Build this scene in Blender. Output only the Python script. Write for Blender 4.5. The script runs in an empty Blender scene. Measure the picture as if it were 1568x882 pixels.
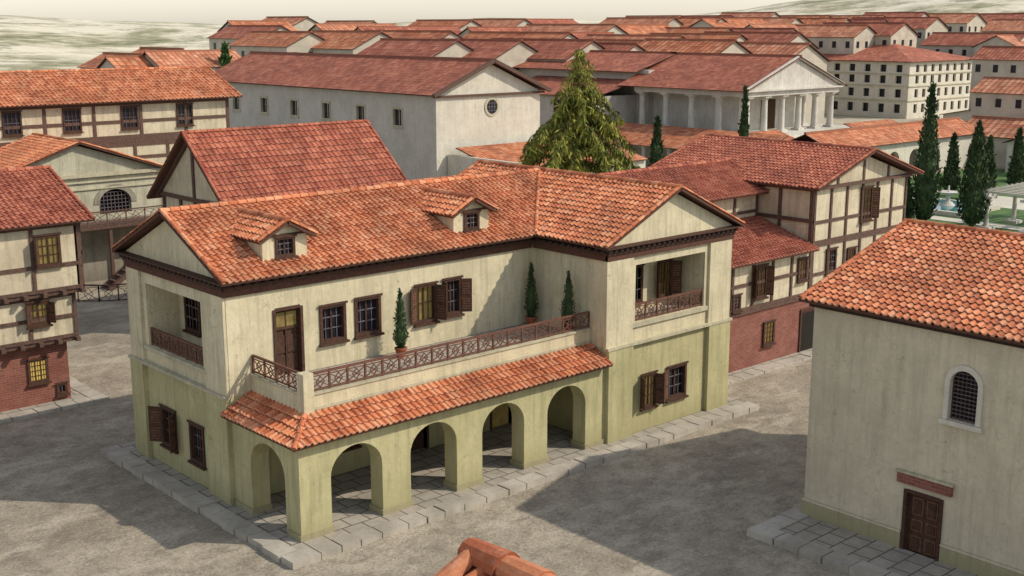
import bpy, math, random
import numpy as np
from mathutils import Vector, noise as mnoise
random.seed(11); np.random.seed(11)
V=Vector
sc=bpy.context.scene
# ------------------------------------------------------------ materials
MATS={}
def nm(name):
    m=bpy.data.materials.new(name); m.use_nodes=True; MATS[name]=m
    nt=m.node_tree; b=nt.nodes['Principled BSDF']
    b.inputs['Roughness'].default_value=.85
    b.inputs['Specular IOR Level'].default_value=.25
    return m,nt,b
class N:
    def __init__(s,nt): s.nt=nt
    def n(s,t,**k):
        x=s.nt.nodes.new(t)
        for a,b in k.items(): setattr(x,a,b)
        return x
    def l(s,a,b): s.nt.links.new(a,b)
    def pos(s,scale=(1,1,1)):
        g=s.n('ShaderNodeNewGeometry'); m=s.n('ShaderNodeMapping'); m.inputs['Scale'].default_value=scale
        s.l(g.outputs['Position'],m.inputs['Vector']); return m.outputs[0]
    def noise(s,vec,scale,detail=5,rough=.6):
        x=s.n('ShaderNodeTexNoise'); x.inputs['Scale'].default_value=scale; x.inputs['Detail'].default_value=detail; x.inputs['Roughness'].default_value=rough
        if vec is not None: s.l(vec,x.inputs['Vector'])
        return x.outputs['Fac']
    def ramp(s,fac,stops):
        r=s.n('ShaderNodeValToRGB'); e=r.color_ramp.elements
        while len(e)<len(stops): e.new(.5)
        for i,(p,c) in enumerate(stops):
            e[i].position=p; e[i].color=(*c,1) if len(c)==3 else c
        s.l(fac,r.inputs[0]); return r.outputs[0]
    def mr(s,fac,a,b,c=0,d=1):
        r=s.n('ShaderNodeMapRange'); r.inputs[1].default_value=a;r.inputs[2].default_value=b;r.inputs[3].default_value=c;r.inputs[4].default_value=d
        s.l(fac,r.inputs[0]); return r.outputs[0]
    def mix(s,fac,a,b,mode='MIX'):
        x=s.n('ShaderNodeMix',data_type='RGBA',blend_type=mode)
        for sock,val in ((x.inputs[0],fac),(x.inputs[6],a),(x.inputs[7],b)):
            if hasattr(val,'is_output'): s.l(val,sock)
            elif isinstance(val,(int,float)): sock.default_value=val
            else: sock.default_value=(*val,1)
        return x.outputs[2]
    def math(s,op,a,b=None):
        x=s.n('ShaderNodeMath',operation=op)
        for i,v in enumerate((a,b)):
            if v is None: continue
            if hasattr(v,'is_output'): s.l(v,x.inputs[i])
            else: x.inputs[i].default_value=v
        return x.outputs[0]
    def bump(s,h,b,st=.4,dist=.05):
        x=s.n('ShaderNodeBump'); x.inputs['Strength'].default_value=st; x.inputs['Distance'].default_value=dist
        s.l(h,x.inputs['Height']); s.l(x.outputs[0],b.inputs['Normal'])

def plaster(name,base,dark,low=None,crack=True,streak=.6,far=False):
    m,nt,b=nm(name); k=N(nt)
    p=k.pos()
    n1=k.noise(p,.5,4,.65)
    c=k.mix(k.mr(n1,.36,.66),base,dark)
    if not far:
        n2=k.noise(p,4.5,5,.75); st=k.noise(k.pos((2.6,2.6,.2)),1.5,4,.7)
        c=k.mix(k.mr(st,.47,.70,0,streak),c,[x*.62 for x in dark])
        c=k.mix(k.mr(n2,.50,.70,0,.55),c,[x*.72 for x in base])
        c=k.mix(k.mr(n2,.44,.30,0,.35),c,[min(.85,x*1.18) for x in base])
        if crack:
            v=k.n('ShaderNodeTexNoise'); v.inputs['Scale'].default_value=.9; v.inputs['Detail'].default_value=6; k.l(p,v.inputs['Vector'])
            d=k.math('ABSOLUTE',k.math('SUBTRACT',v.outputs['Fac'],.56))
            c=k.mix(k.mr(d,0,.004,.55,0),c,[x*.45 for x in dark])
            pn=k.noise(p,1.1,6,.8); c=k.mix(k.mr(pn,.61,.64,0,.55),c,[x*.62 for x in dark])
        k.bump(n2,b,.5,.035)
    if low:
        g=k.n('ShaderNodeSeparateXYZ'); k.l(p,g.inputs[0])
        z=k.math('ADD',g.outputs[2],k.math('MULTIPLY',n1,1.6))
        c=k.mix(k.mr(z,.7,2.0,.8,0),c,low)
    k.l(c,b.inputs['Base Color']); return m
plaster('plaster_cream',(.69,.615,.43),(.53,.475,.32))
plaster('plaster_lower',(.52,.48,.275),(.40,.37,.20),low=(.30,.275,.145))
plaster('plaster_right',(.64,.565,.42),(.52,.46,.34),streak=.45)
plaster('plaster_dado',(.45,.405,.25),(.34,.305,.19),low=(.27,.24,.14))
plaster('plaster_infill',(.67,.59,.43),(.48,.41,.29))
plaster('plaster_pale',(.66,.62,.52),(.55,.51,.43),streak=.3)
plaster('plaster_far',(.54,.49,.40),(.42,.38,.31),far=True)
plaster('plaster_grey',(.54,.50,.44),(.44,.41,.36),streak=.3)
plaster('marble',(.66,.635,.57),(.50,.47,.41),streak=.5)
plaster('stone_grey',(.33,.30,.24),(.20,.18,.14),low=(.16,.14,.11))
plaster('greenish',(.52,.50,.38),(.36,.34,.25))
plaster('trim_stone',(.55,.51,.37),(.41,.375,.265))
def wood(name,a,b_):
    m,nt,b=nm(name); k=N(nt); n1=k.noise(k.pos((1,1,1)),7,5,.7)
    c=k.mix(k.mr(n1,.35,.65),a,b_); k.l(c,b.inputs['Base Color']); k.bump(n1,b,.4,.02)
wood('wood_dark',(.05,.026,.019),(.10,.05,.033)); wood('wood_door',(.05,.028,.017),(.10,.052,.03))
wood('wood_rail',(.11,.05,.036),(.19,.09,.062)); wood('wood_soffit',(.07,.035,.026),(.13,.058,.038))
wood('timber',(.08,.046,.036),(.15,.09,.07)); wood('trunk',(.09,.06,.04),(.15,.10,.07))
wood('dentil_dark',(.03,.02,.018),(.05,.03,.025))
def simple(name,c,rough=.8,metal=0,emit=None,es=0):
    m,nt,b=nm(name); k=N(nt); n1=k.noise(k.pos(),3,3)
    k.l(k.mix(k.mr(n1,.35,.65),c,[x*.55 for x in c]),b.inputs['Base Color']); b.inputs['Roughness'].default_value=rough
    if emit: b.inputs['Emission Color'].default_value=(*emit,1); b.inputs['Emission Strength'].default_value=es
simple('glass',(.02,.02,.03),.3); simple('pane_lit',(.5,.38,.08),.5,0,(1,.68,.16),.45); simple('pane_dim',(.24,.18,.06),.5,0,(1,.7,.2),.03)
simple('dark_room',(.02,.016,.012)); simple('window_bar',(.17,.15,.165)); simple('terracotta',(.42,.13,.06))
simple('water',(.10,.28,.30),.08); simple('pot_soil',(.05,.03,.02))
def brick(name,c1,c2,mort,sx=1.0):
    m,nt,b=nm(name); k=N(nt)
    g=k.n('ShaderNodeNewGeometry'); sp=k.n('ShaderNodeSeparateXYZ'); k.l(g.outputs['Position'],sp.inputs[0])
    cb=k.n('ShaderNodeCombineXYZ'); k.l(k.math('ADD',sp.outputs[0],sp.outputs[1]),cb.inputs[0]); k.l(sp.outputs[2],cb.inputs[1])
    t=k.n('ShaderNodeTexBrick'); k.l(cb.outputs[0],t.inputs['Vector'])
    t.inputs['Color1'].default_value=(*c1,1);t.inputs['Color2'].default_value=(*c2,1);t.inputs['Mortar'].default_value=(*mort,1)
    t.inputs['Scale'].default_value=sx; t.inputs['Brick Width'].default_value=.34;t.inputs['Row Height'].default_value=.12;t.inputs['Mortar Size'].default_value=.012
    n1=k.noise(k.pos(),1.2,5)
    c=k.mix(k.mr(n1,.35,.7,0,.6),t.outputs['Color'],[x*.5 for x in c1]); k.l(c,b.inputs['Base Color']); k.bump(t.outputs['Fac'],b,-.4,.02)
brick('brick_red',(.30,.10,.07),(.21,.065,.05),(.24,.19,.16))
def roofmat(name,far,cols,shade=1.0):
    m,nt,b=nm(name); k=N(nt)
    uv=k.n('ShaderNodeUVMap'); fl=k.n('ShaderNodeVectorMath',operation='FLOOR'); k.l(uv.outputs[0],fl.inputs[0])
    wn=k.n('ShaderNodeTexWhiteNoise',noise_dimensions='2D'); k.l(fl.outputs[0],wn.inputs['Vector'])
    c=k.ramp(wn.outputs['Value'],[(i/(len(cols)-1),[x*shade for x in q]) for i,q in enumerate(cols)])
    n1=k.noise(k.pos(),.4,5,.65); n2=k.noise(k.pos(),7,4,.75)
    c=k.mix(k.mr(n1,.42,.66,0,.6),c,[x*.5*shade for x in cols[0]])
    c=k.mix(k.mr(n2,.52,.72,0,.4),c,[min(1,x*1.0*shade+.10) for x in cols[-1]])
    c=k.mix(k.mr(n2,.42,.3,0,.45),c,[x*.55*shade for x in cols[0]])
    sp=k.n('ShaderNodeSeparateXYZ'); k.l(uv.outputs[0],sp.inputs[0])
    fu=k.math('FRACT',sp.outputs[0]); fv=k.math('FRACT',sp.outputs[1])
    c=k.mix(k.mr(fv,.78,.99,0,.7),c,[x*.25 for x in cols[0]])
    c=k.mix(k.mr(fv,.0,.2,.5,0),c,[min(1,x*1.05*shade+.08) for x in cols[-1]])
    if far:
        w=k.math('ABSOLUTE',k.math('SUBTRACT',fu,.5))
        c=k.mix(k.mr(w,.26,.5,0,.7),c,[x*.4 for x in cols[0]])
        h=k.math('ADD',k.math('MULTIPLY',k.math('SUBTRACT',.5,w),1.2),k.math('MULTIPLY',k.math('SUBTRACT',1,fv),.5))
        k.bump(h,b,.7,.09)
    else:
        k.bump(n2,b,.6,.025)
    k.l(c,b.inputs['Base Color']); b.inputs['Roughness'].default_value=.8
warm=[(.38,.11,.05),(.53,.16,.07),(.61,.205,.09),(.67,.26,.125),(.71,.34,.19)]
red=[(.28,.072,.045),(.37,.105,.06),(.44,.135,.078),(.52,.19,.115)]
roofmat('tile',False,warm); roofmat('tile_red',False,red)
roofmat('far_tile',True,warm,.98); roofmat('far_tile_red',True,[(x*1.12,y*1.2,z*1.2) for x,y,z in red])
roofmat('town_tile',True,[(.42,.14,.07),(.58,.21,.11),(.66,.29,.16),(.72,.36,.22)],1)
def leaf(name,cols,sc_=1.1):
    m,nt,b=nm(name); k=N(nt); g=k.n('ShaderNodeNewGeometry')
    n1=k.noise(k.pos(),sc_,3)
    f=k.math('ADD',k.math('MULTIPLY',g.outputs['Random Per Island'],.5),k.math('MULTIPLY',k.mr(n1,.36,.64),.5))
    c=k.ramp(f,[(i/(len(cols)-1),q) for i,q in enumerate(cols)]); k.l(c,b.inputs['Base Color']); b.inputs['Roughness'].default_value=.7
leaf('leaf_cypress',[(.018,.032,.014),(.03,.055,.022),(.05,.085,.03),(.08,.12,.04)])
leaf('leaf_conifer',[(.03,.04,.01),(.09,.105,.02),(.21,.23,.04),(.38,.37,.07),(.30,.20,.06)],.7)
leaf('leaf_hedge',[(.03,.07,.02),(.06,.13,.03),(.10,.18,.05)])
def grass():
    m,nt,b=nm('grass'); k=N(nt); n1=k.noise(k.pos(),.8,6); k.l(k.ramp(n1,[(.3,(.05,.11,.03)),(.7,(.13,.21,.07))]),b.inputs['Base Color'])
grass()
def paving(name,c1,c2,mort,bw,rh):
    m,nt,b=nm(name); k=N(nt); t=k.n('ShaderNodeTexBrick'); k.l(k.pos(),t.inputs['Vector'])
    t.inputs['Color1'].default_value=(*c1,1);t.inputs['Color2'].default_value=(*c2,1);t.inputs['Mortar'].default_value=(*mort,1)
    t.inputs['Scale'].default_value=1;t.inputs['Brick Width'].default_value=bw;t.inputs['Row Height'].default_value=rh;t.inputs['Mortar Size'].default_value=.03
    n1=k.noise(k.pos(),2.2,6,.7); c=k.mix(k.mr(n1,.4,.7,0,.6),t.outputs['Color'],[x*.5 for x in c1]); k.l(c,b.inputs['Base Color']); k.bump(n1,b,.4,.03)
paving('paving',(.43,.39,.33),(.35,.32,.27),(.10,.085,.07),.85,.75)
plaster('kerb_stone',(.49,.45,.385),(.31,.28,.235),crack=False,streak=.2)
def ground():
    m,nt,b=nm('dirt_ground'); k=N(nt); p=k.pos()
    a=k.noise(p,.2,6,.65); d=k.noise(p,1.1,7,.75); e=k.noise(p,8,4,.8)
    mp=k.n('ShaderNodeMapping'); mp.inputs['Rotation'].default_value=(0,0,.6); mp.inputs['Scale'].default_value=(.6,1.3,1); k.l(p,mp.inputs[0])
    s=k.noise(mp.outputs[0],.5,7,.75)
    c=k.ramp(a,[(.34,(.27,.23,.175)),(.5,(.37,.32,.248)),(.66,(.47,.41,.32))])
    c=k.mix(k.mr(d,.46,.62,0,.65),c,(.195,.167,.13))
    c=k.mix(k.mr(s,.51,.62,0,.7),c,(.55,.485,.385))
    c=k.mix(k.mr(e,.5,.66,0,.65),c,(.14,.12,.095))
    c=k.mix(k.mr(e,.44,.32,0,.45),c,(.60,.54,.44))
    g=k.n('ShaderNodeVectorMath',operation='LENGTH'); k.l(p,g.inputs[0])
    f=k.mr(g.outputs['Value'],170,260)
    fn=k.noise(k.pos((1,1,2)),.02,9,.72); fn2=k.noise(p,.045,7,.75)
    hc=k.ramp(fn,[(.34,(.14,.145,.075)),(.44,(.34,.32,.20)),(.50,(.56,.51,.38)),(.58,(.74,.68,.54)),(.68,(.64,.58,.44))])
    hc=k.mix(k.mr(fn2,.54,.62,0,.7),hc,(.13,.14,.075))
    hz=k.mr(g.outputs['Value'],500,3500,0,.35); hc=k.mix(hz,hc,(.55,.58,.58))  # distance haze painted into the hill colour
    c=k.mix(f,c,hc); k.l(c,b.inputs['Base Color']); b.inputs['Roughness'].default_value=.95
    h=k.math('ADD',k.math('MULTIPLY',d,1.0),k.math('MULTIPLY',e,.4)); k.bump(h,b,.9,.14)
ground()

# ------------------------------------------------------------ mesh builder
class MB:
    def __init__(s): s.v=[];s.f=[];s.m=[];s.uv=[];s.mi={}
    def mat(s,n):
        if n not in s.mi: s.mi[n]=len(s.mi)
        return s.mi[n]
    def poly(s,pts,mat,uv=None):
        i=len(s.v); s.v.extend([tuple(p) for p in pts]); s.f.append(tuple(range(i,i+len(pts)))); s.m.append(s.mat(mat)); s.uv.extend(uv if uv else [(0,0)]*len(pts))
    def obox(s,O,A,B,C,mat):
        O=V(O);A=V(A);B=V(B);C=V(C); i=len(s.v)
        P=[O,O+A,O+A+B,O+B,O+C,O+A+C,O+A+B+C,O+B+C]; s.v.extend([tuple(p) for p in P]); k=s.mat(mat)
        for f in ((0,3,2,1),(4,5,6,7),(0,1,5,4),(1,2,6,5),(2,3,7,6),(3,0,4,7)):
            s.f.append(tuple(i+a for a in f)); s.m.append(k); s.uv.extend([(0,0)]*4)
    def box(s,x0,x1,y0,y1,z0,z1,mat): s.obox((x0,y0,z0),(x1-x0,0,0),(0,y1-y0,0),(0,0,z1-z0),mat)
    def beam(s,P,Q,w,mat,up=(0,0,1)):
        P=V(P);Q=V(Q);d=(Q-P).normalized(); u=V(up)
        if abs(d.dot(u))>.95: u=V((1,0,0))
        a=d.cross(u).normalized()*w; b=d.cross(a).normalized()*w
        s.obox(P-a/2-b/2,a,b,Q-P,mat)
    def cyl(s,P,r0,r1,h,mat,n=12,cap=True):
        i=len(s.v);k=s.mat(mat)
        for z,r in ((0,r0),(h,r1)):
            for j in range(n):
                a=2*math.pi*j/n; s.v.append((P[0]+r*math.cos(a),P[1]+r*math.sin(a),P[2]+z))
        for j in range(n):
            s.f.append((i+j,i+(j+1)%n,i+n+(j+1)%n,i+n+j)); s.m.append(k); s.uv.extend([(0,0)]*4)
        if cap: s.f.append(tuple(i+n+j for j in range(n))); s.m.append(k); s.uv.extend([(0,0)]*n)
    def grid(s,P,UV,mat):
        r,c=P.shape[:2]; i=len(s.v); s.v.extend(map(tuple,P.reshape(-1,3).tolist())); k=s.mat(mat)
        U=UV.reshape(-1,2).tolist()
        for a in range(r-1):
            for b in range(c-1):
                q=(a*c+b,a*c+b+1,(a+1)*c+b+1,(a+1)*c+b)
                s.f.append(tuple(i+t for t in q)); s.m.append(k); s.uv.extend([tuple(U[t]) for t in q])
    def build(s,name,parent=None,smooth=False):
        me=bpy.data.meshes.new(name); me.from_pydata(s.v,[],s.f)
        for n in s.mi: me.materials.append(MATS[n])
        me.polygons.foreach_set('material_index',s.m)
        ul=me.uv_layers.new(name='UVMap'); ul.data.foreach_set('uv',[c for t in s.uv for c in t])
        if smooth: me.polygons.foreach_set('use_smooth',[True]*len(s.f))
        me.update(); o=bpy.data.objects.new(name,me); sc.collection.objects.link(o)
        if parent: o.parent=parent
        return o
def empty(name,loc=(0,0,0)):
    o=bpy.data.objects.new(name,None); sc.collection.objects.link(o); return o
X_=V((1,0,0));Y_=V((0,1,0));Z_=V((0,0,1))
class Fr:  # wall frame: origin, along, inward
    def __init__(s,O,U,Nn): s.O=V(O);s.U=V(U);s.N=V(Nn)
    def p(s,a,d,z): return s.O+s.U*a+s.N*d+Z_*z
    def box(s,mb,a0,a1,d0,d1,z0,z1,mat): mb.obox(s.p(a0,d0,z0),s.U*(a1-a0),s.N*(d1-d0),Z_*(z1-z0),mat)
def wall(mb,F,L,z0,z1,th,ops,mat,start=0,caps_=''):
    cur=start
    def strip(a,b,c,d):
        if b-a<1e-4 or d-c<1e-4: return
        for q in (0,th): mb.poly([F.p(a,q,c),F.p(b,q,c),F.p(b,q,d),F.p(a,q,d)],mat)
    for (a,b,c,d,rise) in sorted(ops):
        strip(cur,a,z0,z1); strip(a,b,z0,c)
        if c>z0: mb.poly([F.p(a,0,c),F.p(b,0,c),F.p(b,th,c),F.p(a,th,c)],mat)
        for s_ in (a,b): mb.poly([F.p(s_,0,c),F.p(s_,th,c),F.p(s_,th,d),F.p(s_,0,d)],mat)
        if rise==0:
            strip(a,b,d,z1); mb.poly([F.p(a,0,d),F.p(b,0,d),F.p(b,th,d),F.p(a,th,d)],mat)
        else:
            n=16; m=(a+b)/2; r=(b-a)/2
            pts=[(m-r*math.cos(math.pi*i/n),d+rise*math.sin(math.pi*i/n)) for i in range(n+1)]
            for (s0,h0),(s1,h1) in zip(pts,pts[1:]):
                for q in (0,th): mb.poly([F.p(s0,q,h0),F.p(s1,q,h1),F.p(s1,q,z1),F.p(s0,q,z1)],mat)
                mb.poly([F.p(s0,0,h0),F.p(s1,0,h1),F.p(s1,th,h1),F.p(s0,th,h0)],mat)
        cur=b
    strip(cur,start+L,z0,z1)
    for ch,s_ in (('a',start),('b',start+L)):
        if ch in caps_: mb.poly([F.p(s_,0,z0),F.p(s_,th,z0),F.p(s_,th,z1),F.p(s_,0,z1)],mat)
    mb.poly([F.p(start+.01,0,z1),F.p(start+L-.01,0,z1),F.p(start+L-.01,th,z1),F.p(start+.01,th,z1)],mat)
def window(mb,F,a,b,c,d,dep=.16,lit=False,cas='wood_dark',nv=2,nh=3,fr=.09,sill=True,off=0):
    D=off; pane={False:'glass',True:'pane_lit'}.get(lit,lit)
    F.box(mb,a,b,D+dep,D+dep+.03,c,d,pane)
    F.box(mb,a-fr,a+.04,D-.06,D+dep,c-fr,d+fr,cas); F.box(mb,b-.04,b+fr,D-.06,D+dep,c-fr,d+fr,cas)
    F.box(mb,a+.04,b-.04,D-.06,D+dep,d-.04,d+fr,cas); F.box(mb,a+.04,b-.04,D-.06,D+dep,c-fr,c+.04,cas)
    F.box(mb,a-fr-.06,b+fr+.06,D-.10,D-.062,d+fr-.04,d+fr+.05,cas)
    if sill: F.box(mb,a-fr-.07,b+fr+.07,D-.16,D-.02,c-fr-.09,c-fr-.002,'wood_dark' if cas!='trim_stone' else cas)
    bm='window_bar' if pane=='glass' else 'wood_dark'
    for i in range(1,nv): 
        s=a+(b-a)*i/nv; F.box(mb,s-.035,s+.035,D+dep-.06,D+dep-.005,c+.04,d-.04,cas if i==nv//2 else bm)
    for i in range(1,nh):
        z=c+(d-c)*i/nh; F.box(mb,a+.04,b-.04,D+dep-.045,D+dep-.01,z-.02,z+.02,bm)
    for i in range(nv):
        s=a+(b-a)*(i+.5)/nv; F.box(mb,s-.014,s+.014,D+dep-.04,D+dep-.012,c+.04,d-.04,bm)
def shutter(mb,F,s,c,d,w,ang,side,off=0):
    a=math.radians(ang); dirv=F.U*(side*math.cos(a))-F.N*math.sin(a); nrm=(F.N*math.cos(a)+F.U*(side*math.sin(a)))*.05
    P=F.p(s,off-.07,c); mb.obox(P,dirv*w,nrm,Z_*(d-c),'wood_door')
    for z in (.08,.54):
        h=(d-c)*.36
        for k in range(5):
            mb.obox(P+dirv*(w*.16)+Z_*((d-c)*z+h*k/5)-nrm*.35,dirv*(w*.68),nrm*1.7,Z_*(h*.11),'wood_rail')
def slope(mb,A,B,S,mat,fine=True,tw=.27,tl=.36,clip=None,thick=.1,under='wood_soffit',ft=1.6):
    A=V(A);B=V(B);S=V(S); U=(B-A).normalized(); Lu=(B-A).length; Sd=S.normalized(); Lv=S.length
    Nr=U.cross(Sd).normalized()
    if Nr.z<0: Nr=-Nr
    if not fine:
        tw2,tl2=tw*ft,tl*ft; o1,o2=random.randint(0,200),random.randint(0,200)
        q=[A,B,B+S,A+S]; mb.poly(q,mat,[(o1,o2),(o1+Lu/tw2,o2),(o1+Lu/tw2,o2+Lv/tl2),(o1,o2+Lv/tl2)])
        mb.obox(A-Nr*thick-Nr*.004,B-A,S,Nr*thick,under); return
    nc=max(1,round(Lu/tw)); nr=max(1,round(Lv/tl)); tw=Lu/nc; tl=Lv/nr
    prof=[(0,0),(.12,.004),(.42,0),(.5,.02),(.58,.055),(.7,.075),(.82,.075),(.93,.05)]
    us=[];hs=[]
    for i in range(nc):
        for a,h in prof: us.append((i+a)); hs.append(h)
    us.append(nc);hs.append(.0)
    us=np.array(us);hs=np.array(hs); ci=np.minimum(us.astype(int),nc-1)
    rows=[];uvs=[]
    A_=np.array(A);U_=np.array(U);S_=np.array(Sd);N_=np.array(Nr)
    for j in range(nr):
        jit=np.random.normal(0,.012,nc)[ci]; sag=np.random.normal(0,.016,nc)[ci]
        for e,(vv,add,hm) in enumerate(((j,.05,1.0),(j+1,.0,.8))):
            v=vv*tl+(sag if e==0 and j>0 else 0)
            u=us*tw
            if clip:
                lo,hi=clip(vv*tl); u=np.clip(u,lo,hi)
            h=hs*hm+add+(jit if e==0 else 0)
            rows.append(A_+np.outer(u,U_)+np.outer(np.ones(len(u))*v,S_)+np.outer(h,N_))
            uvs.append(np.stack([np.clip(us,0,nc-.01)+.003,np.full(len(us),j+(.02 if e==0 else .98))],1))
    rows.insert(0,rows[0]-N_*.06); uvs.insert(0,uvs[0])
    mb.grid(np.array(rows),np.array(uvs),mat)
    if clip:
        l0,h0=clip(0);l1,h1=clip(Lv)
        pts=[A+U*l0,A+U*h0,A+U*h1+Sd*Lv,A+U*l1+Sd*Lv]
        lo=[p-Nr*thick for p in pts]; up=[p-Nr*.01 for p in pts]
        mb.poly(lo,under)
        for i in range(4): mb.poly([lo[i],lo[(i+1)%4],up[(i+1)%4],up[i]],under)
    else: mb.obox(A-Nr*thick-Nr*.005,B-A,S,Nr*thick,under)
def caps(mb,P,Q,mat,r=.12,ln=.42,lift=.03):
    P=V(P);Q=V(Q);D=Q-P;n=max(1,round(D.length/ln));d=D.normalized(); side=d.cross(Z_).normalized(); up=side.cross(d).normalized()
    if up.z<0: up=-up
    for i in range(n):
        a=P+D*(i/n);b=P+D*((i+1.08)/n); r0=r*random.uniform(1.05,1.15);r1=r*.88; u0=random.randint(0,99)
        rows=[];uv=[]
        for pt,rr in ((a,r0),(b,r1)):
            rows.append([list(pt+side*(math.cos(t)*rr)+up*(math.sin(t)*rr*.85+lift)) for t in np.linspace(-.15,math.pi+.15,7)])
            uv.append([(u0+.5+.01*k,.5+(.1 if pt is a else .2)) for k in range(7)])
        mb.grid(np.array(rows),np.array(uv),mat)
        mb.poly([V(p) for p in rows[0]],mat,[(u0+.5,.9)]*7)
def gable(mb,x0,x1,y0,y1,ze,zr,axis,mat,fine=True,rp=None,ze2=None,**k):
    if ze2 is None: ze2=ze
    if axis=='x':
        yr=rp if rp is not None else (y0+y1)/2
        slope(mb,(x0,y0,ze),(x1,y0,ze),(0,yr-y0,zr-ze),mat,fine,**k); slope(mb,(x0,y1,ze2),(x1,y1,ze2),(0,yr-y1,zr-ze2),mat,fine,**k)
        e=[((x0,yr,zr),(x1,yr,zr))]
        rk=[((x,y0,ze),(x,yr,zr)) for x in (x0+.08,x1-.08)]+[((x,y1,ze2),(x,yr,zr)) for x in (x0+.08,x1-.08)]
    else:
        xr=rp if rp is not None else (x0+x1)/2
        slope(mb,(x0,y0,ze),(x0,y1,ze),(xr-x0,0,zr-ze),mat,fine,**k); slope(mb,(x1,y0,ze2),(x1,y1,ze2),(xr-x1,0,zr-ze2),mat,fine,**k)
        e=[((xr,y0,zr),(xr,y1,zr))]
        rk=[((x0,y,ze),(xr,y,zr)) for y in (y0+.08,y1-.08)]+[((x1,y,ze2),(xr,y,zr)) for y in (y0+.08,y1-.08)]
    if fine:
        for a,b in e: caps(mb,a,b,mat,.14)
        for a,b in rk: caps(mb,a,b,mat,.09,lift=.06)
    else:
        for a,b in e: mb.beam(V(a)+Z_*.05,V(b)+Z_*.05,.3,mat)
def railing(mb,P,Q,h=.72,panel=.78,mat='wood_rail',ends=True):
    P=V(P);Q=V(Q);D=Q-P;L=D.length;n=max(1,round(L/panel));w=.05
    mb.beam(P+Z_*h,Q+Z_*h,.085,mat); mb.beam(P+Z_*.07,Q+Z_*.07,.06,mat); mb.beam(P+Z_*(h-.12),Q+Z_*(h-.12),.035,mat)
    for i in range(n+1):
        a=P+D*(i/n); mb.obox(a+V((-.035,-.035,0)),(.07,0,0),(0,.07,0),(0,0,h+.03),mat)
        if i<n:
            b=P+D*((i+1)/n); e=(b-a)
            lo=.10;hi=h-.14;mz=(lo+hi)/2
            mb.beam(a+Z_*lo,b+Z_*hi,.035,mat); mb.beam(a+Z_*hi,b+Z_*lo,.035,mat)
            p1=a+e*.28;p2=a+e*.72;m=a+e*.5
            for q0,q1 in ((p1+Z_*mz,m+Z_*(hi-.02)),(p2+Z_*mz,m+Z_*(hi-.02)),(p1+Z_*mz,m+Z_*(lo+.02)),(p2+Z_*mz,m+Z_*(lo+.02))): mb.beam(q0,q1,.032,mat)
def dentils(mb,F,a,b,z,dep=.34,pitch=.34,h=.14):
    n=int((b-a)/pitch)
    for i in range(n):
        s=a+(i+.25)*pitch; F.box(mb,s,s+pitch*.5,-dep,-.02,z,z+h,'dentil_dark')
def kerb(mb,P,Q,w,inward,z=.25,ln=1.0):
    P=V(P);Q=V(Q);D=Q-P;d=D.normalized();L=D.length;t=0;I=V(inward)
    while t<L-.05:
        l=min(ln*random.uniform(.75,1.25),L-t); 
        if L-t-l<.3: l=L-t
        dz=random.uniform(-.022,.022); o=random.uniform(-.05,.05)
        mb.obox(P+d*(t+.025)+I*o+Z_*(-.1),d*(l-.05),I*(w-.03-o),Z_*(.1+z+dz),'kerb_stone'); t+=l

# ------------------------------------------------------------ VILLA
villa=empty('roman_villa')
W=MB(); D_=MB(); RF=MB(); WN=MB(); RL=MB(); PL=MB()
PC,PLw='plaster_cream','plaster_lower'
front=Fr((0,4.6,0),X_,Y_); left=Fr((0,0,0),Y_,X_); wfront=Fr((0,0,0),X_,Y_); wwest=Fr((15.4,0,0),Y_,X_)
ZF=4.45
doorF=(2.0,3.2,4.8,7.45); w1=(4.1,5.15,5.85,7.2); w2=(5.75,6.85,5.85,7.25); w3=(8.75,9.75,5.85,7.35); w4=(10.25,11.1,5.95,7.4)
wall(W,front,15.4,ZF,8.6,.35,[(*doorF,0),(*w1,0),(*w2,0),(*w3,0),(*w4,0)],PC)
wall(W,front,15.4,0,ZF,.35,[(4.4,5.6,1.3,2.7,0),(8.0,9.2,.18,2.7,0),(12.9,14.1,.18,2.8,0)],PLw)
wall(W,left,8.05,ZF,8.6,.35,[(6.55,11.15,5.15,7.75,0)],PC,start=4.6)
wall(W,left,8.05,0,ZF,.35,[(6.9,7.9,1.15,2.6,0),(9.2,10.3,1.2,2.7,0)],PLw,start=4.6)
W.box(.01,15.4,12.35,12.65,0,8.6,PC); W.box(15.4,23.7,12.35,12.65,0,8.6,PC); W.box(23.4,23.7,0.01,12.35,0,8.6,PC)
W.box(.4,23.3,5.0,12.3,8.5,8.58,'dark_room'); W.box(15.8,23.3,.4,4.99,8.5,8.58,'dark_room')
wall(W,wfront,8.3,ZF,8.6,.35,[(17.2,21.9,5.3,7.85,0)],PC,start=15.4)
wall(W,wfront,8.3,0,ZF,.35,[(19.5,20.7,1.35,2.75,0)],PLw,start=15.4)
wall(W,wwest,4.6,0,ZF,.35,[],PLw); wall(W,wwest,4.6,ZF,8.6,.35,[],PC)
def niche(F,a,b,c,d,dep=1.4):
    F.box(W,a-.2,b+.2,dep,dep+.1,c-.2,d+.2,PC); F.box(W,a-.1,a-.002,.36,dep,c-.2,d+.2,PC); F.box(W,b+.002,b+.1,.36,dep,c-.2,d+.2,PC)
    F.box(W,a-.1,b+.1,.36,dep,c-.1,c-.002,'paving'); F.box(W,a-.1,b+.1,.36,dep,d+.002,d+.1,PC)
niche(left,6.55,11.15,5.15,7.75); niche(wfront,17.2,21.9,5.3,7.85)
def pil(F,a,b):
    F.box(W,a,b,-.2,-.003,0,ZF-.1,PLw); F.box(W,a,b,-.12,-.003,ZF-.1,8.25,PC)
pil(wfront,15.4,16.95); pil(wfront,22.15,23.7)
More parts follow.
